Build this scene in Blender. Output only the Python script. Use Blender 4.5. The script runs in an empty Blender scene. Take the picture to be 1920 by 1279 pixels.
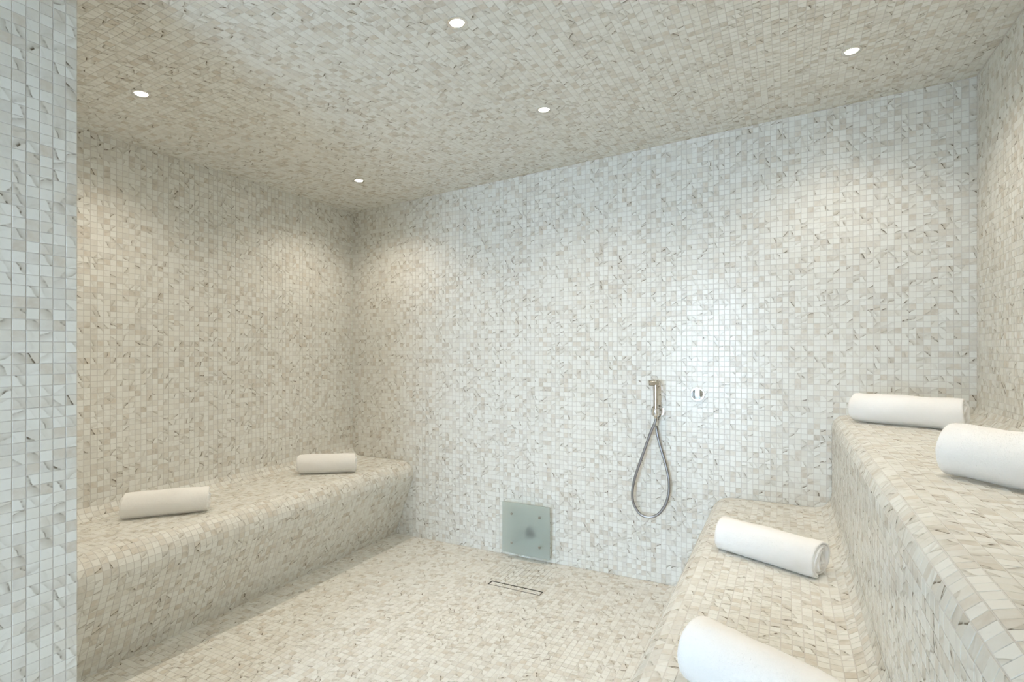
import bpy, bmesh, math, random
import numpy as np
from mathutils import Vector, Matrix, noise
from mathutils.bvhtree import BVHTree

# ------------------------------------------------------------------ camera, world, light, exposure
SC = bpy.context.scene
COL = SC.collection
TH = math.atan2(515, 1020)          # camera yaw against the room axis
CT, ST = math.cos(TH), math.sin(TH)
F, CX, CY, CAM_H = 1020.0, 960.0, 656.0, 1.205
cam = bpy.data.cameras.new('camera')
cam.sensor_width = 36.0
cam.lens = F / 1920 * 36
cam.shift_y = (CY - 639.5) / 1920
cam.clip_start = 0.02
cam_o = bpy.data.objects.new('camera', cam)
cam_o.location = (0, 0, CAM_H)
cam_o.rotation_euler = (math.pi / 2, 0, TH)
COL.objects.link(cam_o)
SC.camera = cam_o

WORLD_STRENGTH = 23.5
world = bpy.data.worlds.new('daylight')
world.use_nodes = True
SC.world = world
bgn = world.node_tree.nodes['Background']
bgn.inputs['Color'].default_value = (0.68, 0.775, 1.0, 1)
bgn.inputs['Strength'].default_value = WORLD_STRENGTH

SC.view_settings.view_transform = 'Standard'
SC.view_settings.look = 'None'
SC.view_settings.exposure = 0.21
SC.view_settings.gamma = 1.0
SC.view_settings.use_curve_mapping = False
SC.cycles.max_bounces = 14
SC.cycles.diffuse_bounces = 8
SC.cycles.transmission_bounces = 8
SC.cycles.sample_clamp_indirect = 6.0

LAMP_POWER = 11.4            # wide spill of each ceiling spot
LAMP_CORE = 14.0              # its narrow core beam
LAMP_COLOR = (1.0, 0.884, 0.725)

# ------------------------------------------------------------------ room measures (metres; X to the right wall, Y into the room)
P = 0.0255            # mosaic pitch
J = 0.0017            # joint
UL, UR = -2.669, 0.697
VB, VF = 2.85, -0.90
PIER_U, PIER_V = -1.549, 0.708
def ceil_z(u): return 2.290 + 0.0529 * u

rng = np.random.default_rng(11)
random.seed(5)

def project(pts):
    u, v, h = pts[..., 0], pts[..., 1], pts[..., 2]
    x = CT * u + ST * v
    z = np.maximum(-ST * u + CT * v, 1e-4)
    return np.stack([CX + F * x / z, CY - F * (h - CAM_H) / z], -1), -ST * u + CT * v

def ray_uv(x, y):
    a = (x - CX) / F
    b = (CY - y) / F
    return CT * a - ST, ST * a + CT, b

def on_v(x, y, v):               # pixel -> point on the vertical plane Y = v
    du, dv, dh = ray_uv(x, y)
    t = v / dv
    return Vector((du * t, v, CAM_H + dh * t))

# ------------------------------------------------------------------ materials
def new_mat(name):
    m = bpy.data.materials.new(name)
    m.use_nodes = True
    nt = m.node_tree
    return m, nt, nt.nodes, nt.links, nt.nodes['Principled BSDF']

def simple(name, col, rough=0.5, metal=0.0, **kw):
    m, nt, n, l, b = new_mat(name)
    b.inputs['Base Color'].default_value = (*col, 1)
    b.inputs['Roughness'].default_value = rough
    b.inputs['Metallic'].default_value = metal
    for k, v in kw.items():
        b.inputs[k].default_value = v
    return m

def math_node(nt, op, a, b=None, clamp=False):
    nd = nt.nodes.new('ShaderNodeMath')
    nd.operation = op
    nd.use_clamp = clamp
    for i, x in enumerate((a, b)):
        if x is None: continue
        if isinstance(x, (int, float)): nd.inputs[i].default_value = x
        else: nt.links.new(x, nd.inputs[i])
    return nd.outputs[0]

def map_range(nt, x, a, b, c, d, smooth=True):
    nd = nt.nodes.new('ShaderNodeMapRange')
    nd.interpolation_type = 'SMOOTHSTEP' if smooth else 'LINEAR'
    for i, v in enumerate((x, a, b, c, d)):
        if isinstance(v, (int, float)): nd.inputs[i].default_value = v
        else: nt.links.new(v, nd.inputs[i])
    return nd.outputs[0]

def mix_col(nt, fac, a, b):
    nd = nt.nodes.new('ShaderNodeMix')
    nd.data_type = 'RGBA'
    for i, v in ((0, fac), (6, a), (7, b)):
        if isinstance(v, tuple): nd.inputs[i].default_value = (*v, 1)
        elif isinstance(v, (int, float)): nd.inputs[i].default_value = v
        else: nt.links.new(v, nd.inputs[i])
    return nd.outputs[2]

def make_tile_material():
    """Marble-look mosaic: every tile owns one integer UV cell, so each one gets its own tone and streak."""
    m, nt, n, l, bs = new_mat('marble_mosaic_tile')
    uv = n.new('ShaderNodeUVMap'); uv.uv_map = 'tile_uv'
    def vm(op, a, b=None):
        nd = n.new('ShaderNodeVectorMath'); nd.operation = op
        l.new(a, nd.inputs[0])
        if b is not None:
            if isinstance(b, tuple): nd.inputs[1].default_value = b
            else: l.new(b, nd.inputs[1])
        return nd.outputs[0]
    cell = vm('FLOOR', uv.outputs[0])
    loc = vm('SUBTRACT', vm('FRACTION', uv.outputs[0]), (0.5, 0.5, 0))
    def rnd(off):
        w = n.new('ShaderNodeTexWhiteNoise'); w.noise_dimensions = '3D'
        l.new(vm('ADD', cell, (off, off * 0.37, off * 1.7)), w.inputs['Vector'])
        s = n.new('ShaderNodeSeparateColor'); l.new(w.outputs['Color'], s.inputs[0])
        return s.outputs[0], s.outputs[1], s.outputs[2]
    r1, g1, b1 = rnd(0.31)
    r2, g2, b2 = rnd(5.77)
    r3, g3, b3 = rnd(17.13)
    # streak direction: about 30 degrees, in quarter turns
    quarter = math_node(nt, 'MULTIPLY', math_node(nt, 'FLOOR', math_node(nt, 'MULTIPLY', r1, 4)), math.pi / 2)
    ang = math_node(nt, 'ADD', quarter, math_node(nt, 'SUBTRACT', math_node(nt, 'MULTIPLY', g1, 0.45), 0.75))
    rot = n.new('ShaderNodeVectorRotate'); rot.rotation_type = 'Z_AXIS'
    l.new(loc, rot.inputs['Vector']); l.new(ang, rot.inputs['Angle'])
    p = rot.outputs[0]
    seedv = vm('MULTIPLY', cell, (7.13, 3.71, 1.0))
    def nz(scale, off, detail=2.0, rough=0.5, stretch=(1, 1, 1)):
        t = n.new('ShaderNodeTexNoise'); t.noise_dimensions = '2D'
        t.inputs['Scale'].default_value = scale
        t.inputs['Detail'].default_value = detail
        t.inputs['Roughness'].default_value = rough
        l.new(vm('ADD', vm('ADD', vm('MULTIPLY', p, stretch), seedv), (off, off, 0)), t.inputs['Vector'])
        return t.outputs[0]
    warp = nz(0.9, 0.0, 0.5)
    sep = n.new('ShaderNodeSeparateXYZ'); l.new(p, sep.inputs[0])
    d = math_node(nt, 'ADD', sep.outputs[1], math_node(nt, 'MULTIPLY', math_node(nt, 'SUBTRACT', warp, 0.5), 0.5))
    d = math_node(nt, 'SUBTRACT', d, math_node(nt, 'MULTIPLY', math_node(nt, 'SUBTRACT', b1, 0.5), 0.8))
    width = math_node(nt, 'ADD', math_node(nt, 'MULTIPLY', r2, 0.16), 0.10)
    s_a = map_range(nt, d, -0.06, 0.02, 0, 1)
    s_b = map_range(nt, d, 0.02, width, 1, 0)
    streak = math_node(nt, 'MULTIPLY', s_a, s_b)
    along = map_range(nt, nz(1.3, 4.2, 1.0, 0.5, (1.6, 0.4, 1)), 0.36, 0.60, 0, 1)
    streak = math_node(nt, 'MULTIPLY', streak, along)
    strength = math_node(nt, 'ADD', math_node(nt, 'MULTIPLY', math_node(nt, 'POWER', g2, 6.5), 1.15),
                         math_node(nt, 'MULTIPLY', g2, 0.10), clamp=True)
    streak = math_node(nt, 'MULTIPLY', streak, strength, clamp=True)
    # broad soft band beside the streak
    band = math_node(nt, 'MULTIPLY', map_range(nt, d, -0.09, 0.06, 0, 1), map_range(nt, d, 0.06, 0.75, 1, 0))
    band = math_node(nt, 'MULTIPLY', band, map_range(nt, g2, 0.32, 1.0, 0.0, 0.62))
    # body tone of the tile
    ramp = n.new('ShaderNodeValToRGB'); l.new(b2, ramp.inputs[0])
    cr = ramp.color_ramp
    cr.interpolation = 'LINEAR'
    stops = [(0.0, (0.835, 0.842, 0.81)), (0.32, (0.82, 0.825, 0.79)), (0.52, (0.79, 0.787, 0.74)), (0.68, (0.75, 0.732, 0.675)),
             (0.82, (0.71, 0.703, 0.665)), (0.93, (0.68, 0.635, 0.56)), (1.0, (0.595, 0.557, 0.495))]
    while len(cr.elements) < len(stops): cr.elements.new(0.5)
    for e, (pos, c) in zip(cr.elements, stops):
        e.position = pos; e.color = (*c, 1)
    cloud = map_range(nt, nz(1.1, 9.7, 3.0, 0.55), 0.30, 0.70, 0, 1)
    base = mix_col(nt, math_node(nt, 'MULTIPLY', cloud, 0.4), ramp.outputs[0], (0.80, 0.802, 0.765))
    base = mix_col(nt, band, base, (0.50, 0.472, 0.41))
    base = mix_col(nt, streak, base, (0.13, 0.105, 0.073))
    l.new(base, bs.inputs['Base Color'])
    bs.inputs['Roughness'].default_value = 0.24
    bs.inputs['IOR'].default_value = 1.5
    bs.inputs['Specular IOR Level'].default_value = 0.42
    return m

M = {}
M['tile'] = make_tile_material()

def make_grout(stain=False):
    m, nt, n, l, bs = new_mat('grout_stained' if stain else 'grout')
    geo = n.new('ShaderNodeNewGeometry')
    t = n.new('ShaderNodeTexNoise'); t.inputs['Scale'].default_value = 9.0; t.inputs['Detail'].default_value = 4
    l.new(geo.outputs['Position'], t.inputs['Vector'])
    c = mix_col(nt, t.outputs[0], (0.60, 0.58, 0.555), (0.66, 0.64, 0.615))
    if stain:                    # mineral-darkened joints where the condensate runs from the steam inlet to the drain
        sp = n.new('ShaderNodeSeparateXYZ'); l.new(geo.outputs['Position'], sp.inputs[0])
        t2 = n.new('ShaderNodeTexNoise'); t2.inputs['Scale'].default_value = 14.0
        l.new(geo.outputs['Position'], t2.inputs['Vector'])
        dx = math_node(nt, 'DIVIDE', math_node(nt, 'ADD', sp.outputs[0], 1.26), 0.17)
        dy = math_node(nt, 'DIVIDE', math_node(nt, 'SUBTRACT', sp.outputs[1], 2.63), 0.17)
        rr = math_node(nt, 'ADD', math_node(nt, 'MULTIPLY', dx, dx), math_node(nt, 'MULTIPLY', dy, dy))
        rr = math_node(nt, 'ADD', rr, math_node(nt, 'MULTIPLY', t2.outputs[0], 0.5))
        c = mix_col(nt, map_range(nt, rr, 0.75, 1.5, 0.8, 0.0), c, (0.10, 0.095, 0.08))
    l.new(c, bs.inputs['Base Color'])
    bs.inputs['Roughness'].default_value = 0.85
    return m
M['grout'] = make_grout()
M['grout_floor'] = make_grout(True)

def make_terry():
    m, nt, n, l, bs = new_mat('white_terry')
    tc = n.new('ShaderNodeTexCoord')
    t = n.new('ShaderNodeTexNoise'); t.inputs['Scale'].default_value = 420; t.inputs['Detail'].default_value = 3; t.inputs['Roughness'].default_value = 0.6
    l.new(tc.outputs['Object'], t.inputs['Vector'])
    t2 = n.new('ShaderNodeTexNoise'); t2.inputs['Scale'].default_value = 60; t2.inputs['Detail'].default_value = 3
    l.new(tc.outputs['Object'], t2.inputs['Vector'])
    h = math_node(nt, 'ADD', t.outputs[0], math_node(nt, 'MULTIPLY', t2.outputs[0], 0.8))
    bp = n.new('ShaderNodeBump'); bp.inputs['Strength'].default_value = 0.4; bp.inputs['Distance'].default_value = 0.0015
    l.new(h, bp.inputs['Height']); l.new(bp.outputs[0], bs.inputs['Normal'])
    c = mix_col(nt, t.outputs[0], (0.91, 0.908, 0.90), (0.94, 0.938, 0.93))
    l.new(c, bs.inputs['Base Color'])
    bs.inputs['Roughness'].default_value = 0.95
    bs.inputs['Specular IOR Level'].default_value = 0.1
    bs.inputs['Sheen Weight'].default_value = 0.15
    bs.inputs['Sheen Roughness'].default_value = 0.5
    return m
M['terry'] = make_terry()
M['chrome'] = simple('chrome', (0.86, 0.86, 0.87), 0.05, 1.0)
M['satin'] = simple('satin_nickel', (0.62, 0.60, 0.56), 0.22, 1.0)
M['pin'] = simple('pin_steel', (0.46, 0.46, 0.46), 0.28, 1.0)
M['steel'] = simple('drain_steel', (0.13, 0.125, 0.12), 0.4, 1.0)
M['added_corridor_floor'] = simple('pale_stone', (0.62, 0.60, 0.56), 0.5)
M['render'] = simple('white_plaster', (0.78, 0.78, 0.76), 0.8)

def make_hose():
    m, nt, n, l, bs = new_mat('ribbed_hose')
    uv = n.new('ShaderNodeUVMap'); uv.uv_map = 'UVMap'
    w = n.new('ShaderNodeTexWave'); w.inputs['Scale'].default_value = 60.0
    w.bands_direction = 'Y'
    l.new(uv.outputs[0], w.inputs['Vector'])
    bp = n.new('ShaderNodeBump'); bp.inputs['Strength'].default_value = 0.15; bp.inputs['Distance'].default_value = 0.0006
    l.new(w.outputs[1], bp.inputs['Height']); l.new(bp.outputs[0], bs.inputs['Normal'])
    bs.inputs['Base Color'].default_value = (0.34, 0.34, 0.35, 1)
    bs.inputs['Metallic'].default_value = 1.0
    bs.inputs['Roughness'].default_value = 0.3
    return m
M['hose'] = make_hose()

def make_frost():
    m, nt, n, l, bs = new_mat('frosted_glass')
    bs.inputs['Base Color'].default_value = (0.86, 0.955, 0.955, 1)
    bs.inputs['Transmission Weight'].default_value = 0.86
    bs.inputs['Roughness'].default_value = 0.46
    bs.inputs['IOR'].default_value = 1.45
    return m
M['frost'] = make_frost()

def make_clear():
    m, nt, n, l, bs = new_mat('clear_glass')
    n.remove(bs)
    tr = n.new('ShaderNodeBsdfTransparent'); tr.inputs[0].default_value = (0.94, 0.97, 0.96, 1)
    gl = n.new('ShaderNodeBsdfGlossy'); gl.inputs['Roughness'].default_value = 0.02
    fr = n.new('ShaderNodeFresnel'); fr.inputs[0].default_value = 1.45
    mx = n.new('ShaderNodeMixShader')
    l.new(fr.outputs[0], mx.inputs[0]); l.new(tr.outputs[0], mx.inputs[1]); l.new(gl.outputs[0], mx.inputs[2])
    l.new(mx.outputs[0], n['Material Output'].inputs[0])
    return m
M['clear'] = make_clear()

def make_lens():
    m, nt, n, l, bs = new_mat('lamp_lens')
    bs.inputs['Base Color'].default_value = (0.9, 0.9, 0.88, 1)
    bs.inputs['Emission Color'].default_value = (*LAMP_COLOR, 1)
    bs.inputs['Emission Strength'].default_value = 60.0
    return m
M['lens'] = make_lens()

# ------------------------------------------------------------------ object helpers
def link(name, mesh, mat=None, parent=None):
    o = bpy.data.objects.new(name, mesh)
    COL.objects.link(o)
    if mat is not None and mesh is not None and not mesh.materials: mesh.materials.append(mat)
    if parent is not None: o.parent = parent
    return o

def tag(o, label=None, cat=None, group=None, kind=None):
    if label: o['label'] = label
    if cat: o['category'] = cat
    if group: o['group'] = group
    if kind: o['kind'] = kind
    return o

def mesh_of(bm, name, smooth=False):
    me = bpy.data.meshes.new(name)
    bmesh.ops.recalc_face_normals(bm, faces=bm.faces)
    bm.to_mesh(me); bm.free()
    if smooth:
        me.polygons.foreach_set('use_smooth', [True] * len(me.polygons))
    return me

def prism(bm, poly, d0, d1, axis):
    """polygon (a,b) pairs extruded along an axis: 'y' -> (x,z) polygon, 'z' -> (x,y) polygon, 'x' -> (y,z) polygon"""
    def pt(a, b, d):
        return {'y': (a, d, b), 'z': (a, b, d), 'x': (d, a, b)}[axis]
    A = [bm.verts.new(pt(a, b, d0)) for a, b in poly]
    B = [bm.verts.new(pt(a, b, d1)) for a, b in poly]
    n = len(poly)
    bm.faces.new(A); bm.faces.new(B[::-1])
    for i in range(n):
        bm.faces.new((A[i], A[(i + 1) % n], B[(i + 1) % n], B[i]))

def box(bm, x0, x1, y0, y1, z0, z1):
    prism(bm, [(x0, y0), (x1, y0), (x1, y1), (x0, y1)], z0, z1, 'z')

def lathe(bm, prof, origin, axis, seg=32, closed=False):
    """prof: (radius, along) pairs turned about axis through origin"""
    ax = Vector(axis).normalized()
    e1 = ax.orthogonal().normalized(); e2 = ax.cross(e1)
    rings = []
    for r, d in prof:
        c = Vector(origin) + ax * d
        if r < 1e-6: rings.append([bm.verts.new(c)])
        else: rings.append([bm.verts.new(c + (e1 * math.cos(2 * math.pi * k / seg) + e2 * math.sin(2 * math.pi * k / seg)) * r) for k in range(seg)])
    for a, b in zip(rings, rings[1:]):
        for k in range(seg):
            q = []
            for ring, kk in ((a, k), (a, k + 1), (b, k + 1), (b, k)):
                vtx = ring[kk % len(ring)] if len(ring) > 1 else ring[0]
                if vtx not in q: q.append(vtx)
            if len(q) >= 3: bm.faces.new(q)
    if len(rings[0]) > 1 and not closed: bm.faces.new(rings[0])
    if len(rings[-1]) > 1 and not closed: bm.faces.new(rings[-1][::-1])
    if closed:
        a, b = rings[-1], rings[0]
        for k in range(seg): bm.faces.new((a[k], a[(k + 1) % seg], b[(k + 1) % seg], b[k]))

def smooth_by_angle(me, deg=35):
    bm = bmesh.new(); bm.from_mesh(me)
    for f in bm.faces: f.smooth = True
    for e in bm.edges:
        if len(e.link_faces) == 2 and e.calc_face_angle(0) > math.radians(deg): e.smooth = False
    bm.to_mesh(me); bm.free()
    return me

def lathe_obj(name, prof, origin, axis, mat, parent=None, seg=32, closed=False):
    bm = bmesh.new(); lathe(bm, prof, origin, axis, seg, closed)
    return link(name, smooth_by_angle(mesh_of(bm, name)), mat, parent)

def tube_mesh(name, pts, r, seg=14):
    pts = [Vector(p) for p in pts]
    bm = bmesh.new(); uvl = bm.loops.layers.uv.new('UVMap')
    rings = []; lens = [0.0]
    nrm = None
    for i, p in enumerate(pts):
        t = (pts[min(i + 1, len(pts) - 1)] - pts[max(i - 1, 0)]).normalized()
        if nrm is None: nrm = t.orthogonal().normalized()
        nrm = (nrm - t * nrm.dot(t)).normalized()
        b = t.cross(nrm)
        rings.append([bm.verts.new(p + (nrm * math.cos(2 * math.pi * k / seg) + b * math.sin(2 * math.pi * k / seg)) * r) for k in range(seg)])
        if i: lens.append(lens[-1] + (p - pts[i - 1]).length)
    for i in range(len(rings) - 1):
        for k in range(seg):
            f = bm.faces.new((rings[i][k], rings[i][(k + 1) % seg], rings[i + 1][(k + 1) % seg], rings[i + 1][k]))
            f.smooth = True
            for lp, (uu, vv) in zip(f.loops, ((k / seg, lens[i]), ((k + 1) / seg, lens[i]), ((k + 1) / seg, lens[i + 1]), (k / seg, lens[i + 1]))):
                lp[uvl].uv = (uu, vv)
    bm.faces.new(rings[0][::-1]); bm.faces.new(rings[-1])
    me = bpy.data.meshes.new(name); bm.to_mesh(me); bm.free()
    return me

def catmull(pts, n=12):
    pts = [Vector(p) for p in pts]
    out = []
    for i in range(len(pts) - 1):
        p0, p1, p2, p3 = pts[max(i - 1, 0)], pts[i], pts[i + 1], pts[min(i + 2, len(pts) - 1)]
        for k in range(n):
            t = k / n
            out.append(0.5 * ((2 * p1) + (p2 - p0) * t + (2 * p0 - 5 * p1 + 4 * p2 - p3) * t * t + (3 * p1 - p0 - 3 * p2 + p3) * t ** 3))
    out.append(pts[-1])
    return out

# ------------------------------------------------------------------ mosaic: every tile is a bevelled slip proud of the grout
TILE_H, BEV = 0.0009, 0.00045
QUADS = []
_top = [(0, 1, 2, 3)]
for k in range(4): _top.append((4 + k, 4 + (k + 1) % 4, (k + 1) % 4, k))
for k in range(4): _top.append((8 + k, 8 + (k + 1) % 4, 4 + (k + 1) % 4, 4 + k))
FACE = np.array(_top)

def grid_breaks(a, b, start=None):
    """tile edges between a and b on the mosaic pitch; a cut tile fills what is left"""
    out = []
    x = a if start is None else start
    while x < b - 0.005:
        out.append((x, min(x + P, b)))
        x += P
    return out

def plane_tiles(origin, e1, e2, br1, br2, keep=None):
    """flat surface: quads in the order (0,0)(1,0)(1,1)(0,1) with normal e1 x e2"""
    o, e1, e2 = np.array(origin, float), np.array(e1, float), np.array(e2, float)
    n = np.cross(e1, e2)
    a = np.array(br1); b = np.array(br2)
    A0, B0 = np.meshgrid(a[:, 0], b[:, 0], indexing='ij'); A1, B1 = np.meshgrid(a[:, 1], b[:, 1], indexing='ij')
    h = J / 2
    A0 = A0.ravel() + h; A1 = A1.ravel() - h; B0 = B0.ravel() + h; B1 = B1.ravel() - h
    def c(x, y): return o + x[:, None] * e1 + y[:, None] * e2
    Q = np.stack([c(A0, B0), c(A1, B0), c(A1, B1), c(A0, B1)], 1)
    ok = (A1 - A0 > 0.002) & (B1 - B0 > 0.002)
    Q = Q[ok]
    if keep is not None: Q = Q[keep(Q)]
    return Q, np.repeat(n[None], len(Q), 0)

def polyline_at(poly, s):
    d = np.concatenate([[0], np.cumsum(np.linalg.norm(np.diff(poly, axis=0), axis=1))])
    return np.stack([np.interp(s, d, poly[:, 0]), np.interp(s, d, poly[:, 1])], -1), d[-1]

def chord_profile(poly):
    """cut an (x,z) profile into chords one mosaic pitch long, so flat slips sit on it without rocking"""
    _, total = polyline_at(poly, np.array([0.0]))
    n = int(total / P)
    s = [k * P for k in range(n + 1)]
    if total - s[-1] > 0.006: s.append(total)
    else: s[-1] = total
    pts, _ = polyline_at(poly, np.array(s))
    return pts

def profile_tiles(pts, vb):
    """chord profile swept along y; the outside lies to the left of travel"""
    Q = []; N = []
    for p0, p1 in zip(pts, pts[1:]):
        t = (p1 - p0) / np.linalg.norm(p1 - p0)
        n = np.array([-t[1], 0, t[0]])
        a, b = p0 + t * J / 2, p1 - t * J / 2
        for c, d in vb:
            if d - c < 0.004: continue
            c2, d2 = c + J / 2, d - J / 2
            Q.append([(a[0], c2, a[1]), (b[0], c2, b[1]), (b[0], d2, b[1]), (a[0], d2, a[1])]); N.append(n)
    Q = np.array(Q); N = np.array(N)
    g = np.cross(Q[:, 1] - Q[:, 0], Q[:, 3] - Q[:, 0])
    flip = (g * N).sum(1) < 0
    Q[flip] = Q[flip][:, ::-1]
    return Q, N

def tile_geometry(Q, N, uvcell, tilt=0.006):
    n = len(Q)
    cen = Q.mean(1, keepdims=True)
    dirs = Q - cen
    e1 = Q[:, 1] - Q[:, 0]; e2 = Q[:, 3] - Q[:, 0]
    l1 = np.linalg.norm(e1, axis=1, keepdims=True); l2 = np.linalg.norm(e2, axis=1, keepdims=True)
    u1, u2 = e1 / l1, e2 / l2
    bev = BEV * np.ones((n, 1))
    off = np.stack([u1 + u2, -u1 + u2, -u1 - u2, u1 - u2], 1) * bev[:, None]
    tx = rng.normal(0, tilt, (n, 1)); ty = rng.normal(0, tilt, (n, 1)); dz = rng.normal(0, 0.00012, (n, 1))
    hh = TILE_H + dz + (dirs @ u1[..., None])[..., 0] * tx + (dirs @ u2[..., None])[..., 0] * ty     # (n,4)
    top = Q + off + hh[..., None] * N[:, None]
    rim = Q + (hh - 0.0004)[..., None] * N[:, None]
    bot = Q - 0.0003 * N[:, None]
    V = np.concatenate([top, rim, bot], 1)                       # n,12,3
    # uv: position inside a full tile, in the tile's own cell
    s = P - J
    lx = np.clip(np.stack([0 * l1, l1, l1, 0 * l1], 1)[..., 0] / s, 0.02, 0.98)
    ly = np.clip(np.stack([0 * l2, 0 * l2, l2, l2], 1)[..., 0] / s, 0.02, 0.98)
    UV = np.stack([lx, ly], -1) + uvcell[:, None, :]
    UV = np.concatenate([UV, UV, UV], 1)
    return V, UV

def tiles_mesh(name, Q, N, clamp=None):
    n = len(Q)
    cells = np.stack([rng.integers(0, 400, n), rng.integers(0, 400, n)], -1).astype(float)
    V, UV = tile_geometry(Q, N, cells)
    if clamp is not None: V = clamp(V)
    me = bpy.data.meshes.new(name)
    nv = n * 12; nf = n * 9
    me.vertices.add(nv); me.vertices.foreach_set('co', V.reshape(-1).astype(np.float32))
    idx = (FACE[None] + (np.arange(n) * 12)[:, None, None]).reshape(-1)
    me.loops.add(nf * 4); me.loops.foreach_set('vertex_index', idx.astype(np.int32))
    me.polygons.add(nf)
    me.polygons.foreach_set('loop_start', np.arange(0, nf * 4, 4, dtype=np.int32))
    me.polygons.foreach_set('use_smooth', np.zeros(nf, dtype=bool))
    uvl = me.uv_layers.new(name='tile_uv')
    uvv = UV.reshape(-1, 2)[idx]
    uvl.data.foreach_set('uv', uvv.reshape(-1).astype(np.float32))
    me.update(calc_edges=True)
    me.materials.append(M['tile'])
    return me

# shared single-tile meshes: same slip, 72 different markings
VARIANTS = []
def make_variants():
    s = (P - J) / 2
    q = np.array([[(-s, -s, 0), (s, -s, 0), (s, s, 0), (-s, s, 0)]]); nn = np.array([[0, 0, 1.0]])
    for k in range(72):
        VARIANTS.append(tiles_mesh('tile', q, nn))
make_variants()

OCC = {'bvh': None}
OCC_V, OCC_F = [], []
def add_occluder(me, mw=None):
    b = len(OCC_V)
    for v in me.vertices: OCC_V.append((mw @ v.co) if mw else v.co.copy())
    for p in me.polygons: OCC_F.append([b + i for i in p.vertices])

PENDING = []
def lay_mosaic(parent, Q, N, clamp=None, rect=None):
    PENDING.append((parent, Q, N, clamp, rect))

def finish_mosaics(limit=300):
    bvh = BVHTree.FromPolygons(OCC_V, OCC_F)
    eye = Vector((0, 0, CAM_H))
    for parent, Q, N, clamp, rect in PENDING:
        px, z = project(Q)
        cen = Q.mean(1)
        infr = (px[..., 0] > 2).all(1) & (px[..., 0] < 1918).all(1) & (px[..., 1] > 2).all(1) & (px[..., 1] < 1277).all(1) & (z > 0.1).all(1)
        facing = ((np.array(eye) - cen) * N).sum(1) > 0
        x, y = px[..., 0], px[..., 1]
        area = 0.5 * np.abs((x[:, 0] - x[:, 2]) * (y[:, 1] - y[:, 3]) - (x[:, 1] - x[:, 3]) * (y[:, 0] - y[:, 2]))
        ok = infr & facing
        if rect is not None: ok &= rect(Q)
        area = np.where(ok, area, 0)
        pick = []
        for i in np.argsort(-area):
            if area[i] <= 0 or len(pick) >= limit: break
            c = Vector(cen[i]) + Vector(N[i]) * 0.002
            d = c - eye
            hit = bvh.ray_cast(eye, d.normalized(), d.length - 0.006)
            if hit[0] is None: pick.append(i)
        mask = np.ones(len(Q), bool); mask[pick] = False
        s = P - J
        inv = parent.matrix_basis.inverted()
        for i in pick:
            e1 = Q[i, 1] - Q[i, 0]; e2 = Q[i, 3] - Q[i, 0]
            l1, l2 = np.linalg.norm(e1), np.linalg.norm(e2)
            a = Vector(e1 / l1) ; c3 = Vector(N[i])
            c3 = (c3 + a * random.gauss(0, 0.006) + Vector(e2 / l2) * random.gauss(0, 0.006)).normalized()
            a = (a - c3 * a.dot(c3)).normalized(); b = c3.cross(a)
            mat = Matrix(((a.x * l1 / s, b.x * l2 / s, c3.x, cen[i, 0]), (a.y * l1 / s, b.y * l2 / s, c3.y, cen[i, 1]),
                          (a.z * l1 / s, b.z * l2 / s, c3.z, cen[i, 2]), (0, 0, 0, 1)))
            o = bpy.data.objects.new('tile', random.choice(VARIANTS))
            COL.objects.link(o)
            o.parent = parent
            o.matrix_basis = inv @ mat
        if mask.any():
            f = link('tile_field', tiles_mesh('tile_field', Q[mask], N[mask], clamp), None, parent)
            tag(f, kind='stuff')

# ------------------------------------------------------------------ bench profiles (x,z)
def arc(cx, cz, r, a0, a1, n=24):
    t = np.radians(np.linspace(a0, a1, n))
    return np.stack([cx + r * np.cos(t), cz + r * np.sin(t)], -1)

SEAT, RN, RC = 0.483, 0.084, 0.075
FACE_T = 21.0                                   # inward tilt of the low bench faces, degrees
def low_nose(xf, sgn):
    """seat nose and tilted face of a low bench whose nose reaches x = xf, from the seat down to the floor; sgn=+1 faces +x"""
    cx = -RN
    a = arc(cx, SEAT - RN, RN, 90, -FACE_T)
    last = a[-1]
    zdrop = last[1]
    dx = zdrop * math.tan(math.radians(FACE_T))
    pts = np.concatenate([a, [[last[0] - dx, 0.0]]])
    pts[:, 0] = xf + sgn * pts[:, 0]
    return pts
GAP = 0.0007                                     # sealant joint between a bench and the walls
# left bench: from the wall cove to the floor
left_prof = chord_profile(np.concatenate([arc(UL + GAP + RC, SEAT + RC, RC, 180, 270), low_nose(-2.150, 1)]))
# stepped benches
LOWX, RISER, SEAT2, RN2 = -0.330, 0.183, 0.912, 0.052
low_prof = chord_profile(np.concatenate([low_nose(LOWX, -1)[::-1], arc(RISER - GAP - RC, SEAT + RC, RC, 270, 360)]))
up_prof = chord_profile(np.concatenate([[[RISER, SEAT + RC]], arc(RISER + RN2, SEAT2 - RN2, RN2, 180, 90), arc(UR - GAP - RC, SEAT2 + RC, RC, 270, 360)]))
LEFT_FLOOR = left_prof[-1][0]
RIGHT_FLOOR = low_prof[0][0]

# ------------------------------------------------------------------ the setting
def structure(name, bm, mat):
    o = link(name, mesh_of(bm, name), mat)
    return tag(o, kind='structure')

OUT = 0.12
v_left = grid_breaks(0, VB - PIER_V)
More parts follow.
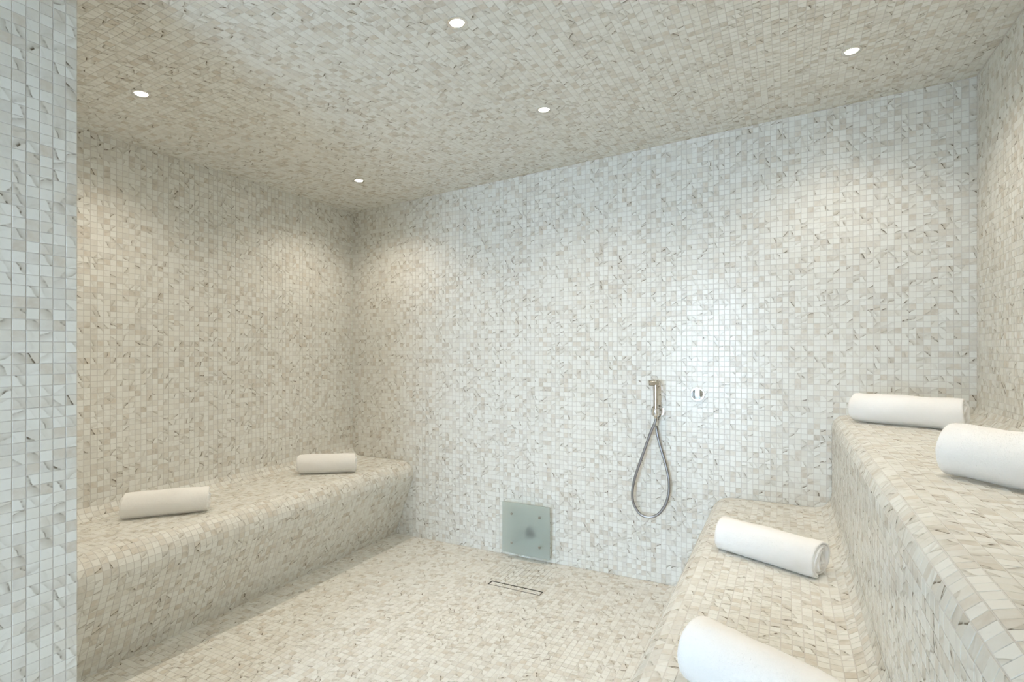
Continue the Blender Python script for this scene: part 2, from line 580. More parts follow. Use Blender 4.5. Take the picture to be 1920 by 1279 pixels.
# floor
DR = (-1.372, -1.080, 2.440, 2.484)             # linear drain: x0 x1 y0 y1, left open in the slab
bm = bmesh.new()
box(bm, UL - OUT, DR[0], VF - OUT, VB + OUT, -0.10, 0.0)
box(bm, DR[1], UR + OUT, VF - OUT, VB + OUT, -0.10, 0.0)
box(bm, DR[0], DR[1], VF - OUT, DR[2], -0.10, 0.0)
box(bm, DR[0], DR[1], DR[3], VB + OUT, -0.10, 0.0)
floor = structure('floor', bm, M['grout_floor'])
def floor_keep(Q):
    x0, x1 = Q[..., 0].min(1), Q[..., 0].max(1); y0, y1 = Q[..., 1].min(1), Q[..., 1].max(1)
    pier = (x0 < PIER_U) & (y0 < PIER_V)
    dr = (x1 > DR[0] - .001) & (x0 < DR[1] + .001) & (y1 > DR[2] - .001) & (y0 < DR[3] + .001)
    return ~pier & ~dr
Q, N = plane_tiles((LEFT_FLOOR, VF, 0), (1, 0, 0), (0, 1, 0), grid_breaks(0, RIGHT_FLOOR - LEFT_FLOOR), grid_breaks(0, VB - VF), floor_keep)
# tiles cut around the drain
extra = []
gx = grid_breaks(0, RIGHT_FLOOR - LEFT_FLOOR); gy = grid_breaks(0, VB - VF)
for a, b in gx:
    for c, d in gy:
        xa, xb, ya, yb = LEFT_FLOOR + a, LEFT_FLOOR + b, VF + c, VF + d
        if xb > DR[0] and xa < DR[1] and yb > DR[2] and ya < DR[3]:
            for (p0, p1, q0, q1) in ((xa, min(xb, DR[0]), ya, yb), (max(xa, DR[1]), xb, ya, yb),
                                     (max(xa, DR[0]), min(xb, DR[1]), ya, min(yb, DR[2])), (max(xa, DR[0]), min(xb, DR[1]), max(ya, DR[3]), yb)):
                if p1 - p0 > 0.005 and q1 - q0 > 0.005:
                    h = J / 2
                    extra.append([(p0 + h, q0 + h, 0), (p1 - h, q0 + h, 0), (p1 - h, q1 - h, 0), (p0 + h, q1 - h, 0)])
if extra:
    Q = np.concatenate([Q, np.array(extra)]); N = np.concatenate([N, np.repeat([[0, 0, 1.0]], len(extra), 0)])
lay_mosaic(floor, Q, N)

# ceiling, falling towards the left wall
bm = bmesh.new()
xa, xb = UL - OUT, UR + OUT
prism(bm, [(xa, ceil_z(xa)), (xb, ceil_z(xb)), (xb, ceil_z(xb) + 0.1), (xa, ceil_z(xa) + 0.1)], VF - OUT, VB + OUT, 'y')
ceiling = structure('ceiling', bm, M['grout'])
LAMPS = [(-2.183, 2.382), (-2.178, 1.204), (-0.933, 2.153), (-0.931, 1.458), (0.213, 2.340), (0.213, 1.25)]
SHOWN = 5                                       # the sixth pairs the last one, just above the frame
sl = math.hypot(1, 0.0529); ex = np.array([1, 0, 0.0529]) / sl
def ceil_keep(Q):
    c = Q.mean(1)
    ok = ~((Q[..., 0].max(1) < PIER_U + .02) & (Q[..., 1].max(1) < PIER_V - .0))
    for lu, lv in LAMPS:
        ok &= np.hypot(c[:, 0] - lu, c[:, 1] - lv) > 0.024
    return ok
Q, N = plane_tiles((UL, VB, ceil_z(UL)), ex, (0, -1, 0), grid_breaks(0, (UR - UL) * sl), grid_breaks(0, VB - VF), ceil_keep)
lay_mosaic(ceiling, Q, N)

def clamp_ceiling(V):
    V = V.copy()
    V[..., 2] = np.minimum(V[..., 2], 2.290 + 0.0529 * V[..., 0] - 0.0005)
    return V
def under_ceiling(Q): return (Q[..., 2].min(1) < 2.290 + 0.0529 * Q[:, 0, 0] - 0.002)
def full_under(Q): return (Q[..., 2] < 2.290 + 0.0529 * Q[..., 0] - 0.001).all(1)

# back wall
bm = bmesh.new()
prism(bm, [(UL - OUT, 0), (UR + OUT, 0), (UR + OUT, ceil_z(UR + OUT)), (UL - OUT, ceil_z(UL - OUT))], VB, VB + OUT, 'y')
wall_back = structure('wall_back', bm, M['grout'])
def inside_poly(poly, x, z):
    r = np.zeros(x.shape, bool); n = len(poly)
    for i in range(n):
        (xa, za), (xb, zb) = poly[i], poly[(i + 1) % n]
        c = ((za > z) != (zb > z)) & (x < (xb - xa) * (z - za) / (zb - za + 1e-12) + xa)
        r ^= c
    return r
def closed_left(): return np.concatenate([left_prof, [[UL + GAP, 0]]])
def closed_low(): return np.concatenate([low_prof, [[RISER - GAP, 0]]])
def closed_up(): return np.concatenate([[[RISER, 0]], up_prof, [[UR - GAP, 0]]])
def back_keep(Q):
    ok = under_ceiling(Q)
    hid = np.zeros(len(Q), bool)
    for pl in (closed_left(), closed_low(), closed_up()):
        ins = np.stack([inside_poly(pl, Q[:, k, 0], Q[:, k, 2]) for k in range(4)], 1).all(1)
        hid |= ins
    return ok & ~hid
Q, N = plane_tiles((UL, VB, 0), (1, 0, 0), (0, 0, 1), grid_breaks(0, UR - UL), grid_breaks(0, ceil_z(UR)), back_keep)
lay_mosaic(wall_back, Q, N, clamp_ceiling, full_under)

# left wall (cove of the bench reaches SEAT+RC)
bm = bmesh.new(); prism(bm, [(UL - OUT, 0), (UL, 0), (UL, ceil_z(UL)), (UL - OUT, ceil_z(UL - OUT))], PIER_V, VB, 'y')
wall_left = structure('wall_left', bm, M['grout'])
def vz(v0, v1): return [(v0 + a, v0 + b) for a, b in grid_breaks(0, v1 - v0)]
Q, N = plane_tiles((UL, VB, SEAT + RC), (0, -1, 0), (0, 0, 1), grid_breaks(0, VB - PIER_V), grid_breaks(0, ceil_z(UL) - SEAT - RC))
lay_mosaic(wall_left, Q, -N if N[0][0] < 0 else N)

# right wall
bm = bmesh.new(); prism(bm, [(UR, 0), (UR + OUT, 0), (UR + OUT, ceil_z(UR + OUT)), (UR, ceil_z(UR))], VF, VB, 'y')
wall_right = structure('wall_right', bm, M['grout'])
Q, N = plane_tiles((UR, VB, SEAT2 + RC), (0, -1, 0), (0, 0, 1), grid_breaks(0, VB - VF), grid_breaks(0, ceil_z(UR) - SEAT2 - RC))
lay_mosaic(wall_right, Q[:, ::-1], np.repeat([[-1.0, 0, 0]], len(Q), 0))

# front wall: the tiled return beside the way in
bm = bmesh.new()
prism(bm, [(UL - OUT, 0), (PIER_U, 0), (PIER_U, ceil_z(PIER_U)), (UL - OUT, ceil_z(UL - OUT))], VF - OUT, PIER_V, 'y')
wall_front = structure('wall_front', bm, M['grout'])
Qa, Na = plane_tiles((PIER_U, PIER_V, 0), (0, -1, 0), (0, 0, 1), [(0, 0.0235)] + [(0.0235 + a, 0.0235 + b) for a, b in grid_breaks(0, PIER_V - VF - 0.0235)], grid_breaks(0, ceil_z(PIER_U)))
Qa = Qa[:, ::-1]; Na = np.repeat([[1.0, 0, 0]], len(Qa), 0)
Qb, Nb = plane_tiles((PIER_U, PIER_V, 0), (-1, 0, 0), (0, 0, 1), grid_breaks(0, PIER_U - UL), grid_breaks(0, ceil_z(PIER_U)), under_ceiling)
lay_mosaic(wall_front, np.concatenate([Qa, Qb]), np.concatenate([Na, np.repeat([[0, 1.0, 0]], len(Qb), 0)]), clamp_ceiling, full_under)
add_occluder(wall_front.data)

# entrance wall behind the camera with a glazed door standing in daylight
DX0, DX1, DZ = -1.38, -0.36, 1.94
bm = bmesh.new()
box(bm, PIER_U, DX0, VF - OUT, VF, 0, DZ)
box(bm, DX1, UR + OUT, VF - OUT, VF, 0, DZ)
prism(bm, [(PIER_U, DZ), (UR + OUT, DZ), (UR + OUT, ceil_z(UR + OUT)), (PIER_U, ceil_z(PIER_U))], VF - OUT, VF, 'y')
wall_ent = structure('wall_entrance', bm, M['grout'])
Qs = []
for (a, b, z0, z1) in ((PIER_U, DX0, 0.0, DZ), (DX1, UR, 0.0, DZ), (PIER_U, UR, DZ, ceil_z(UR))):
    q, _ = plane_tiles((b, VF, z0), (-1, 0, 0), (0, 0, 1), grid_breaks(0, b - a), grid_breaks(0, z1 - z0), under_ceiling)
    Qs.append(q)
Q = np.concatenate(Qs)
lay_mosaic(wall_ent, Q, np.repeat([[0, 1.0, 0]], len(Q), 0), clamp_ceiling, full_under)

bm = bmesh.new(); box(bm, DX0 + 0.012, DX1 - 0.012, VF - 0.068, VF - 0.058, 0.012, DZ - 0.012)
door = structure('door_1', bm, M['clear'])
bm = bmesh.new()
for x in (DX0, DX1 - 0.03): box(bm, x, x + 0.03, VF - 0.085, VF - 0.04, 0.0, DZ)
box(bm, DX0 + 0.03, DX1 - 0.03, VF - 0.085, VF - 0.04, DZ - 0.03, DZ)
link('door_frame', mesh_of(bm, 'door_frame'), M['satin'], door)
link('handle', smooth_by_angle(tube_mesh('handle', [(DX1 - 0.12, VF - 0.03, 0.85), (DX1 - 0.12, VF - 0.03, 1.25)], 0.012)), M['chrome'], door)

# unseen corridor with tall end window, added outside the door to narrow the daylight
VC = VF - OUT - 1.4
bm = bmesh.new(); box(bm, DX0 - 0.12, DX1 + 0.12, VC, VF - OUT, -0.10, 0.0)
structure('floor_added_corridor', bm, M['added_corridor_floor'])
bm = bmesh.new(); box(bm, DX0 - 0.12, DX1 + 0.12, VC, VF - OUT, 2.40, 2.50)
structure('ceiling_added_corridor', bm, M['render'])
bm = bmesh.new(); box(bm, DX0 - 0.12, DX0, VC, VF - OUT, 0.0, 2.40)
structure('wall_added_corridor_left', bm, M['render'])
bm = bmesh.new(); box(bm, DX1, DX1 + 0.12, VC, VF - OUT, 0.0, 2.40)
structure('wall_added_corridor_right', bm, M['render'])
bm = bmesh.new(); box(bm, DX0 + 0.03, DX1 - 0.03, VC + 0.045, VC + 0.055, 0.05, 2.35)
win = structure('window_1', bm, M['clear'])
bm = bmesh.new()
for x in (DX0, DX1 - 0.03): box(bm, x, x + 0.03, VC + 0.03, VC + 0.07, 0.0, 2.40)
for z in (0.0, 2.35): box(bm, DX0 + 0.03, DX1 - 0.03, VC + 0.03, VC + 0.07, z, z + 0.05)
link('window_frame', mesh_of(bm, 'window_frame'), M['satin'], win)
# sky portal in that window (guides the sky light in, gives no light of its own)
pl = bpy.data.lights.new('window_front_offscreen', 'AREA'); pl.shape = 'RECTANGLE'
pl.size = DX1 - DX0; pl.size_y = 2.4; pl.cycles.is_portal = True
po = bpy.data.objects.new('window_front_offscreen', pl); COL.objects.link(po)
po.location = ((DX0 + DX1) / 2, VC - 0.01, 1.2); po.rotation_euler = (math.pi / 2, 0, math.pi)

# ------------------------------------------------------------------ benches
def bench(name, poly, v0, v1, label):
    bm = bmesh.new()
    prism(bm, [tuple(p) for p in poly], v0, v1, 'y')
    me = mesh_of(bm, name)
    o = link(name, me, M['grout'])
    tag(o, label, 'bench')
    add_occluder(me)
    return o
b_left = bench('tiled_bench', closed_left(), PIER_V + 0.003, VB - 0.003, 'long mosaic-tiled bench standing alone across the floor from the stepped benches')
Q, N = profile_tiles(left_prof, [(VB - 0.003 - b, VB - 0.003 - a) for a, b in grid_breaks(0, VB - PIER_V - 0.006)])
lay_mosaic(b_left, Q, N)
b_low = bench('tiled_bench', closed_low(), VF + 0.003, VB - 0.003, 'low mosaic-tiled bench step with two towels, in front of the tall bench riser')
Q, N = profile_tiles(low_prof, [(VB - 0.003 - b, VB - 0.003 - a) for a, b in grid_breaks(0, VB - VF - 0.006)])
lay_mosaic(b_low, Q, N)
b_up = bench('tiled_bench', closed_up(), VF + 0.003, VB - 0.003, 'high mosaic-tiled bench step with two towels, rising behind the lower step')
Q, N = profile_tiles(up_prof, [(VB - 0.003 - b, VB - 0.003 - a) for a, b in grid_breaks(0, VB - VF - 0.006)])
lay_mosaic(b_up, Q, N)

# ------------------------------------------------------------------ downlights
def downlight(u, v, label, end):
    zc = ceil_z(u)
    nrm = Vector((0.0529, 0, -1)).normalized()
    base = Vector((u, v, zc))
    e = bpy.data.objects.new('recessed_downlight' + end, None); COL.objects.link(e)
    e.empty_display_size = 0.05
    e.location = base
    tag(e, label, 'ceiling light', 'recessed ceiling spots')
    z0 = Vector((0, 0, 0))
    lathe_obj('trim_ring', [(0.033, 0.0), (0.033, 0.0035), (0.030, 0.0052), (0.024, 0.0048), (0.0215, 0.002), (0.0215, 0.0)], z0, nrm, M['chrome'], e, 40, True)
    lathe_obj('lens' + end, [(0.0212, 0.0005), (0.0205, 0.0022), (0.012, 0.0034), (0.0, 0.0038)], z0, nrm, M['lens'], e, 32)
    for nm, power, size, blend in (('spill_beam', LAMP_POWER, 140, 0.8), ('core_beam', LAMP_CORE, 66, 1.0)):
        if power <= 0: continue
        ld = bpy.data.lights.new(nm + end, 'SPOT')
        ld.energy = power; ld.color = LAMP_COLOR
        ld.spot_size = math.radians(size); ld.spot_blend = blend
        ld.shadow_soft_size = 0.014
        lo = bpy.data.objects.new(nm + end, ld); COL.objects.link(lo)
        lo.parent = e; lo.location = nrm * 0.018
    return e
for (u, v), lab in zip(LAMPS, (
        'recessed ceiling spot over the lone bench next to the shower wall', 'recessed ceiling spot over the lone bench further from the shower wall',
        'recessed ceiling spot over the open floor next to the shower wall', 'recessed ceiling spot over the open floor, second from the shower wall',
        'recessed ceiling spot over the stepped benches next to the shower wall', 'recessed ceiling spot over the stepped benches, second from the shower wall')):
    downlight(u, v, lab, '' if (u, v) in LAMPS[:SHOWN] else '_offscreen')

# ------------------------------------------------------------------ rolled towels
def towel_mesh(R, L, seed, end_deg=240, turns=3.0, flat=0.95):
    rs = random.Random(seed)
    delta = 0.0046
    r_in = 0.013
    r_out = R - 2 * delta
    th1 = math.radians(end_deg); th0 = th1 - 2 * math.pi * turns
    def rad(t): return r_in + (r_out - r_in) * ((t - th0) / (th1 - th0)) ** 0.93
    path = []
    n = 46 * int(turns)
    for i in range(n + 1):                       # inner ply going out
        t = th0 + (th1 - th0) * i / n
        path.append((t, -delta))
    for k in range(1, 8):                        # fold at the free edge
        f = math.pi * k / 8
        path.append((th1 + math.sin(f) * delta * 1.15 / r_out, -delta * math.cos(f)))
    for i in range(n + 1):
        t = th1 - (th1 - th0) * i / n
        path.append((t, delta))
    # points of the ply centre line
    wob = [rs.uniform(0, 6.28) for _ in range(6)]
    C = []
    for t, o in path:
        r = rad(min(t, th1)) + o
        squash = 1 - 0.16 * math.exp(-((rad(min(t, th1)) - r_in) / 0.012) ** 2)
        r *= 1 + 0.018 * math.sin(2 * t + wob[0]) + 0.012 * math.sin(3 * t + wob[1])
        C.append((r * math.cos(t) * squash, r * math.sin(t)))
    C = np.array(C)
    T = np.gradient(C, axis=0); T /= np.linalg.norm(T, axis=1, keepdims=True) + 1e-9
    Nn = np.stack([T[:, 1], -T[:, 0]], -1)
    tp = delta * 0.90
    # outline of the ply along its length, with rounded selvedges: (end, inset, half-thickness factor)
    body = np.linspace(-1, 1, 22)
    top = []
    for k in range(6):
        a = math.pi / 2 * (k + 0.5) / 6
        top.append((-1.0, 1 - math.cos(a), math.sin(a)))
    mid = [(b, None, 1.0) for b in body[1:-1]]
    bot = [(1.0, i, h) for (_, i, h) in top[::-1]]
    line = top + mid + bot
    rows = []
    bm = bmesh.new()
    Z0 = R
    for i in range(len(C)):
        t = path[i][0]
        fracl = (t - th0) / (th1 - th0)
        la = L / 2 - 0.004 - 0.0085 * math.sin(1.7 * t + wob[2]) * (0.4 + 0.6 * (1 - fracl)) + 0.004 * (1 - fracl)
        lb = L / 2 - 0.004 - 0.0085 * math.sin(1.3 * t + wob[3]) * (0.4 + 0.6 * (1 - fracl)) - 0.003 * (1 - fracl)
        endk = min(i, len(C) - 1 - i)
        ef = min(1.0, 0.35 + 0.25 * endk)
        ring = []
        for sgn in (1, -1):
            seq = line if sgn == 1 else line[::-1]
            for (b, ins, hf) in seq:
                if ins is None: x = -la + (b + 1) / 2 * (la + lb)
                elif b < 0: x = -la + ins * tp * 1.6
                else: x = lb - ins * tp * 1.6
                e = tp * hf * ef * sgn
                bul = 1.0 + 0.03 * math.cos(x / L * 2.6) - 0.02
                y = (C[i, 0] + Nn[i, 0] * e) * bul; z = (C[i, 1] + Nn[i, 1] * e) * bul
                q = Vector((x, y, z))
                nz = noise.noise(q * 26 + Vector((seed * 3.1, 0, 0))) * 0.0020 + noise.noise(q * 90 + Vector((0, seed, 0))) * 0.0007 + noise.noise(q * 9 + Vector((seed, 0, 4))) * 0.0036
                rr = math.hypot(y, z) + 1e-6
                k = 1 + nz / rr * min(1.0, rr / R)
                ring.append(bm.verts.new((x, y * k, z * k)))
        rows.append(ring)
    m = len(rows[0])
    for a, b in zip(rows, rows[1:]):
        for k in range(m): bm.faces.new((a[k], a[(k + 1) % m], b[(k + 1) % m], b[k]))
    bm.faces.new(rows[0][::-1]); bm.faces.new(rows[-1])
    # settle: squash slightly, flatten where it rests
    zmin = min(v.co.z for v in bm.verts)
    for v in bm.verts: v.co.z *= flat
    zmin = min(v.co.z for v in bm.verts)
    lim = zmin + 0.0035
    for v in bm.verts:
        if v.co.z < lim: v.co.z = lim + (v.co.z - lim) * 0.15
    zmin = min(v.co.z for v in bm.verts)
    for v in bm.verts: v.co.z -= zmin
    return mesh_of(bm, 'rolled_towel', True)

def pile_mesh(me, R, L, count, seed):
    """short terry loops standing on the outside of a rolled towel, shaded with the towel's own normals"""
    r = np.random.default_rng(seed)
    nf = len(me.polygons)
    cen = np.empty(nf * 3); nor = np.empty(nf * 3); ar = np.empty(nf)
    me.polygons.foreach_get('center', cen); me.polygons.foreach_get('normal', nor); me.polygons.foreach_get('area', ar)
    cen = cen.reshape(-1, 3); nor = nor.reshape(-1, 3)
    zc = cen[:, 2].max() / 2
    rad = np.hypot(cen[:, 1], cen[:, 2] - zc)
    out = (cen[:, 1] * nor[:, 1] + (cen[:, 2] - zc) * nor[:, 2]) / (rad + 1e-9)
    ok = ((rad > 0.86 * R) & (out > 0.4)) | (np.abs(nor[:, 0]) > 0.35)
    ok &= (cen[:, 2] > 0.006)
    w = np.where(ok, ar, 0); w /= w.sum()
    pick = r.choice(nf, count, p=w)
    size = np.sqrt(ar[pick])[:, None]
    n = nor[pick]
    t = np.cross(n, np.array([1.0, 0.13, 0.07])); t /= np.linalg.norm(t, axis=1, keepdims=True) + 1e-9
    b = np.cross(n, t)
    p = cen[pick] + t * (r.random((count, 1)) - 0.5) * size * 1.6 + b * (r.random((count, 1)) - 0.5) * size * 1.6
    ang = r.random((count, 1)) * 6.2832
    lean = t * np.cos(ang) + b * np.sin(ang)
    side = np.cross(lean, n)
    rise = 0.25 + 0.45 * r.random((count, 1))
    ln = 0.0010 + 0.0010 * r.random((count, 1))
    V = np.stack([p + side * 0.0005 - n * 0.0002, p - side * 0.0005 - n * 0.0002, p + (n * rise + lean) * ln], 1)
    g = np.cross(V[:, 1] - V[:, 0], V[:, 2] - V[:, 0])
    fl = (g * n).sum(1) < 0
    V[fl] = V[fl][:, ::-1]
    V = V.reshape(-1, 3)
    m = bpy.data.meshes.new('terry_pile')
    m.vertices.add(count * 3); m.vertices.foreach_set('co', V.reshape(-1).astype(np.float32))
    m.loops.add(count * 3); m.loops.foreach_set('vertex_index', np.arange(count * 3, dtype=np.int32))
    m.polygons.add(count); m.polygons.foreach_set('loop_start', np.arange(0, count * 3, 3, dtype=np.int32))
    m.update(calc_edges=True)
    return m

def towel(p1, p2, z, R, seed, label, end_deg=240, flip=False):
    a, b = Vector((*p1, 0)), Vector((*p2, 0))
    L = (b - a).length
    me = towel_mesh(R, L, seed, end_deg)
    o = link('rolled_towel', me, M['terry'])
    d = (b - a).normalized()
    o.location = ((a.x + b.x) / 2, (a.y + b.y) / 2, z + TILE_H + 0.002)
    o.rotation_euler = (0, 0, math.atan2(d.y, d.x) + (math.pi if flip else 0))
    bpy.context.view_layer.update()
    add_occluder(me, o.matrix_world.copy())
    tag(o, label, 'towel', 'rolled white towels')
    pile = link('terry_pile', pile_mesh(me, R, L, 30000, seed), M['terry'], o)
    tag(pile, kind='stuff')
    return o
towel((-2.533, 1.325), (-2.318, 1.574), SEAT, 0.062, 1, 'rolled white towel on the lone bench, the one further from the shower wall', 250)
towel((-2.537, 2.266), (-2.270, 2.456), SEAT, 0.061, 2, 'rolled white towel on the lone bench near the corner by the shower wall', 260)
towel((-0.211, 2.130), (0.104, 1.984), SEAT, 0.067, 3, 'rolled white towel with open spiral end on the lower bench step beside the shower', 236)
towel((-0.180, 1.257), (0.082, 1.110), SEAT, 0.077, 4, 'rolled white towel on the lower bench step further from the shower wall', 250)
towel((0.241, 2.612), (0.577, 2.469), SEAT2, 0.064, 5, 'rolled white towel on the high bench step close to the shower wall', 280)
towel((0.344, 1.603), (0.573, 1.366), SEAT2, 0.067, 6, 'rolled white towel on the high bench step further from the shower wall', 250)

# ------------------------------------------------------------------ hand shower on the back wall
WALL = VB - TILE_H
pc = on_v(1233.6, 770.4, WALL)
hs = bpy.data.objects.new('hand_shower', None); COL.objects.link(hs)
hs.location = pc
tag(hs, 'chrome hand shower with looped grey metal hose hanging on the tiled wall', 'shower')
def rel(p): return Vector(p) - pc
HV = VB - 0.062                                   # handset axis stands this far out
lathe_obj('wall_plate', [(0.0, 0.0), (0.034, 0.0), (0.034, 0.006), (0.0325, 0.0085), (0.0, 0.0095)], (0, 0, 0), (0, -1, 0), M['chrome'], hs, 48)
hx = on_v(1229.6, 770, HV).x - pc.x
hy = HV - pc.y
br = bmesh.new()
lathe(br, [(0.0165, 0.006), (0.0165, 0.040), (0.0155, 0.044), (0.0155, 0.048)], (0, 0, 0), (hx, hy, 0), 36)
lathe(br, [(0.0165, -0.019), (0.0175, -0.017), (0.0175, 0.017), (0.0165, 0.019), (0.0125, 0.019), (0.0125, -0.019)], (hx, hy, 0), (0, 0, 1), 36, True)
link('holder', smooth_by_angle(mesh_of(br, 'holder')), M['chrome'], hs)
top_z = on_v(1228, 712.5, HV).z - pc.z
hset = lathe_obj('handset', [(0.0, -0.034), (0.0075, -0.034), (0.0085, -0.024), (0.0118, -0.018), (0.0122, 0.02), (0.0118, top_z - 0.012), (0.0122, top_z - 0.003), (0.0105, top_z), (0.0, top_z + 0.0005)],
                 (hx, hy, 0), (0, 0, 1), M['satin'], hs, 32)
hd = Vector((-0.86, -0.51, 0)).normalized()
head = lathe_obj('spray_head', [(0.0, -0.012), (0.0125, -0.012), (0.0145, -0.009), (0.0145, 0.032), (0.0138, 0.036), (0.0135, 0.036), (0.0, 0.0362)],
                 (hx, hy, top_z - 0.0155), hd, M['satin'], hset, 32)
lathe_obj('spray_face', [(0.0, 0.0362), (0.0115, 0.0362), (0.0115, 0.0375), (0.0, 0.038)], (hx, hy, top_z - 0.0155), hd, M['chrome'], hset, 24)
# trigger lever behind the head
lev = [Vector((hx, hy, top_z - 0.006)) - hd * 0.010, Vector((hx, hy, top_z - 0.009)) - hd * 0.022, Vector((hx, hy, top_z - 0.028)) - hd * 0.030, Vector((hx, hy, top_z - 0.052)) - hd * 0.032, Vector((hx, hy, top_z - 0.062)) - hd * 0.036]
link('trigger_lever', tube_mesh('trigger_lever', catmull(lev, 8), 0.0042, 12), M['chrome'], hset)
# hose: leaves the handset, loops down, comes back to the outlet under the plate
hp = [(290, 380), (255, 520), (190, 700), (135, 860), (110, 980), (118, 1080), (168, 1165), (240, 1193), (312, 1172), (370, 1100), (400, 1000), (400, 890), (372, 760), (330, 620), (303, 500), (298, 440)]
pts = []
for k, (zx, zy) in enumerate(hp):
    f = k / (len(hp) - 1)
    v = HV + (VB - 0.022 - HV) * f
    pts.append(on_v(1160 + zx / 4.265, 690 + zy / 4.265, v) - pc)
pts[0] = Vector((hx, hy, -0.026)); pts.insert(1, Vector((hx - 0.003, hy, -0.05)))
pts[-1].x = pts[-1].x
link('hose', tube_mesh('hose', catmull(pts, 14), 0.0066, 16), M['hose'], hs)
lathe_obj('hose_nut', [(0.0, -0.026), (0.0092, -0.026), (0.0098, -0.022), (0.0098, 0.0), (0.0, 0.0)], pts[-1] + Vector((0, 0, 0.014)), (0, 0, 1), M['chrome'], hs, 24)
ob = bmesh.new()
lathe(ob, [(0.0, 0.0), (0.0125, 0.0), (0.0125, 0.012), (0.0, 0.013)], pts[-1] + Vector((0, 0.019, 0.016)), (0, -1, 0), 24)
lathe(ob, [(0.0, -0.012), (0.0092, -0.012), (0.0092, 0.006), (0.006, 0.009), (0.0, 0.009)], pts[-1] + Vector((0, 0.004, 0.018)), (0, 0, 1), 24)
link('hose_outlet', smooth_by_angle(mesh_of(ob, 'hose_outlet')), M['chrome'], hs)

# round control knob
kc = on_v(1308, 739, WALL)
kn = bpy.data.objects.new('shower_control', None); COL.objects.link(kn); kn.location = kc
tag(kn, 'small round chrome shower control on the wall beside the hand shower', 'control knob')
lathe_obj('wall_plate', [(0.0, 0.0), (0.0335, 0.0), (0.0335, 0.005), (0.032, 0.007), (0.0, 0.0075)], (0, 0, 0), (0, -1, 0), M['chrome'], kn, 48)
lathe_obj('knob', [(0.0, 0.007), (0.0275, 0.007), (0.0275, 0.028), (0.0262, 0.0305), (0.018, 0.0316), (0.009, 0.0323), (0.0, 0.0325)], (0, 0, 0), (0, -1, 0), M['chrome'], kn, 48)

# frosted glass deflector standing off the wall, steam inlet behind it
PV = VB - 0.050
tl, brp = on_v(942, 941.5, PV), on_v(1031, 1050, PV)
gx0, gx1, gz0, gz1 = tl.x, brp.x, 0.034, 0.325
gp = bpy.data.objects.new('deflector_panel', None); COL.objects.link(gp)
gp.location = ((gx0 + gx1) / 2, PV, gz0)
tag(gp, 'square frosted glass panel held off the tiled wall by four steel pins above the floor', 'glass panel')
w2 = (gx1 - gx0) / 2; hh = gz1 - gz0
bm = bmesh.new(); box(bm, -w2, w2, -0.004, 0.004, 0, hh)
bmesh.ops.bevel(bm, geom=bm.edges[:], offset=0.0008, segments=1, affect='EDGES')
link('glass_pane', mesh_of(bm, 'glass_pane'), M['frost'], gp)
for sx in (-1, 1):
    for zz in (0.060, hh - 0.064):
        x = sx * (w2 - 0.062)
        pn = lathe_obj('standoff_pin', [(0.0, 0.0042), (0.0062, 0.0042), (0.0062, 0.050 - TILE_H), (0.0, 0.050 - TILE_H)], (x, 0, zz), (0, 1, 0), M['pin'], gp, 20)
        lathe_obj('screw_cap', [(0.0, 0.0041), (0.0068, 0.0041), (0.0068, 0.0065), (0.0055, 0.0082), (0.0, 0.0086)], (x, 0, zz), (0, -1, 0), M['pin'], pn, 20)
nc = on_v(992, 1001, VB - 0.02)
st = lathe_obj('steam_inlet', [(0.0, 0.0), (0.032, 0.0), (0.032, 0.006), (0.017, 0.009), (0.015, 0.026), (0.009, 0.028), (0.008, 0.012), (0.0, 0.012)], (0, 0, 0), (0, -1, 0), M['steel'], None, 32)
st.location = (nc.x, WALL, nc.z)
tag(st, 'round metal steam inlet on the wall behind the frosted glass panel', 'steam inlet')

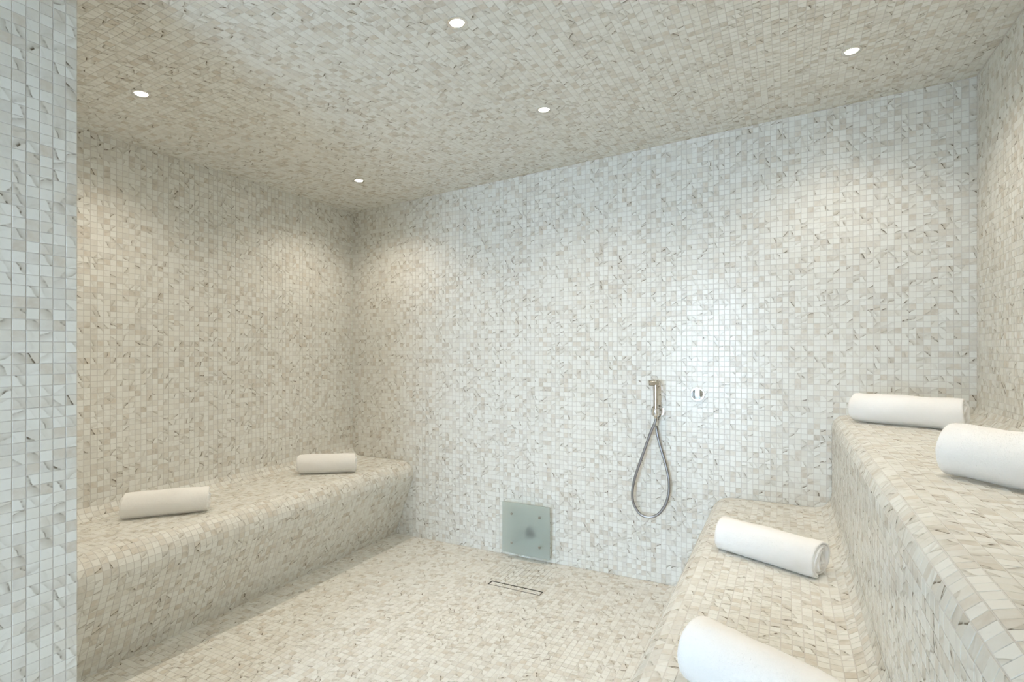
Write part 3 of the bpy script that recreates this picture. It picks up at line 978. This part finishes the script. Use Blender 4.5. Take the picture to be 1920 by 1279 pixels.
# linear drain with a tiled insert
dr = bpy.data.objects.new('linear_drain', None); COL.objects.link(dr)
dx, dy = (DR[0] + DR[1]) / 2, (DR[2] + DR[3]) / 2
dr.location = (dx, dy, 0)
tag(dr, 'narrow tile-filled linear drain with dark slot edge set in the mosaic floor', 'floor drain')
wx, wy = (DR[1] - DR[0]) / 2, (DR[3] - DR[2]) / 2
bm = bmesh.new()
def frame(bm, wx, wy, t, z0, z1):
    o = [(-wx, -wy), (wx, -wy), (wx, wy), (-wx, wy)]; i = [(-wx + t, -wy + t), (wx - t, -wy + t), (wx - t, wy - t), (-wx + t, wy - t)]
    vo0 = [bm.verts.new((*p, z0)) for p in o]; vi0 = [bm.verts.new((*p, z0)) for p in i]
    vo1 = [bm.verts.new((*p, z1)) for p in o]; vi1 = [bm.verts.new((*p, z1)) for p in i]
    for k in range(4):
        j = (k + 1) % 4
        bm.faces.new((vo1[k], vo1[j], vi1[j], vi1[k])); bm.faces.new((vo0[k], vi0[k], vi0[j], vo0[j]))
        bm.faces.new((vo0[k], vo0[j], vo1[j], vo1[k])); bm.faces.new((vi0[k], vi1[k], vi1[j], vi0[j]))
frame(bm, wx, wy, 0.0018, 0.0, 0.0016)
link('drain_frame', mesh_of(bm, 'drain_frame'), M['steel'], dr)
bm = bmesh.new()                                 # steel channel under the frame, open at the top
frame(bm, wx - 0.0003, wy - 0.0003, 0.0015, -0.060, -0.0002)
box(bm, -wx + 0.0003, wx - 0.0003, -wy + 0.0003, wy - 0.0003, -0.0615, -0.060)
link('channel', mesh_of(bm, 'channel'), M['steel'], dr)
bm = bmesh.new()                                 # tray that carries the tiles, standing on two feet in the channel
box(bm, -wx + 0.006, wx - 0.006, -wy + 0.006, wy - 0.006, -0.014, 0.0)
for x in (-0.09, 0.09): box(bm, x - 0.01, x + 0.01, -0.008, 0.008, -0.060, -0.014)
link('insert_tray', mesh_of(bm, 'insert_tray'), M['grout'], dr)
ix0 = -wx + 0.006; iw = 2 * (wx - 0.006); iy0 = -wy + 0.006; ih = 2 * (wy - 0.006)
nx = 12
Q, N = plane_tiles((ix0, iy0, 0), (1, 0, 0), (0, 1, 0), [(iw * k / nx, iw * (k + 1) / nx) for k in range(nx)], [(0, ih * .5), (ih * .5, ih)])
s = P - J
for q in Q:
    e1 = q[1] - q[0]; e2 = q[3] - q[0]; c = q.mean(0)
    o = link('tile', random.choice(VARIANTS), None, dr)
    o.matrix_basis = Matrix.Translation(c) @ Matrix.Diagonal((e1[0] / s, e2[1] / s, 0.9, 1))
tag(dr)

finish_mosaics(300)
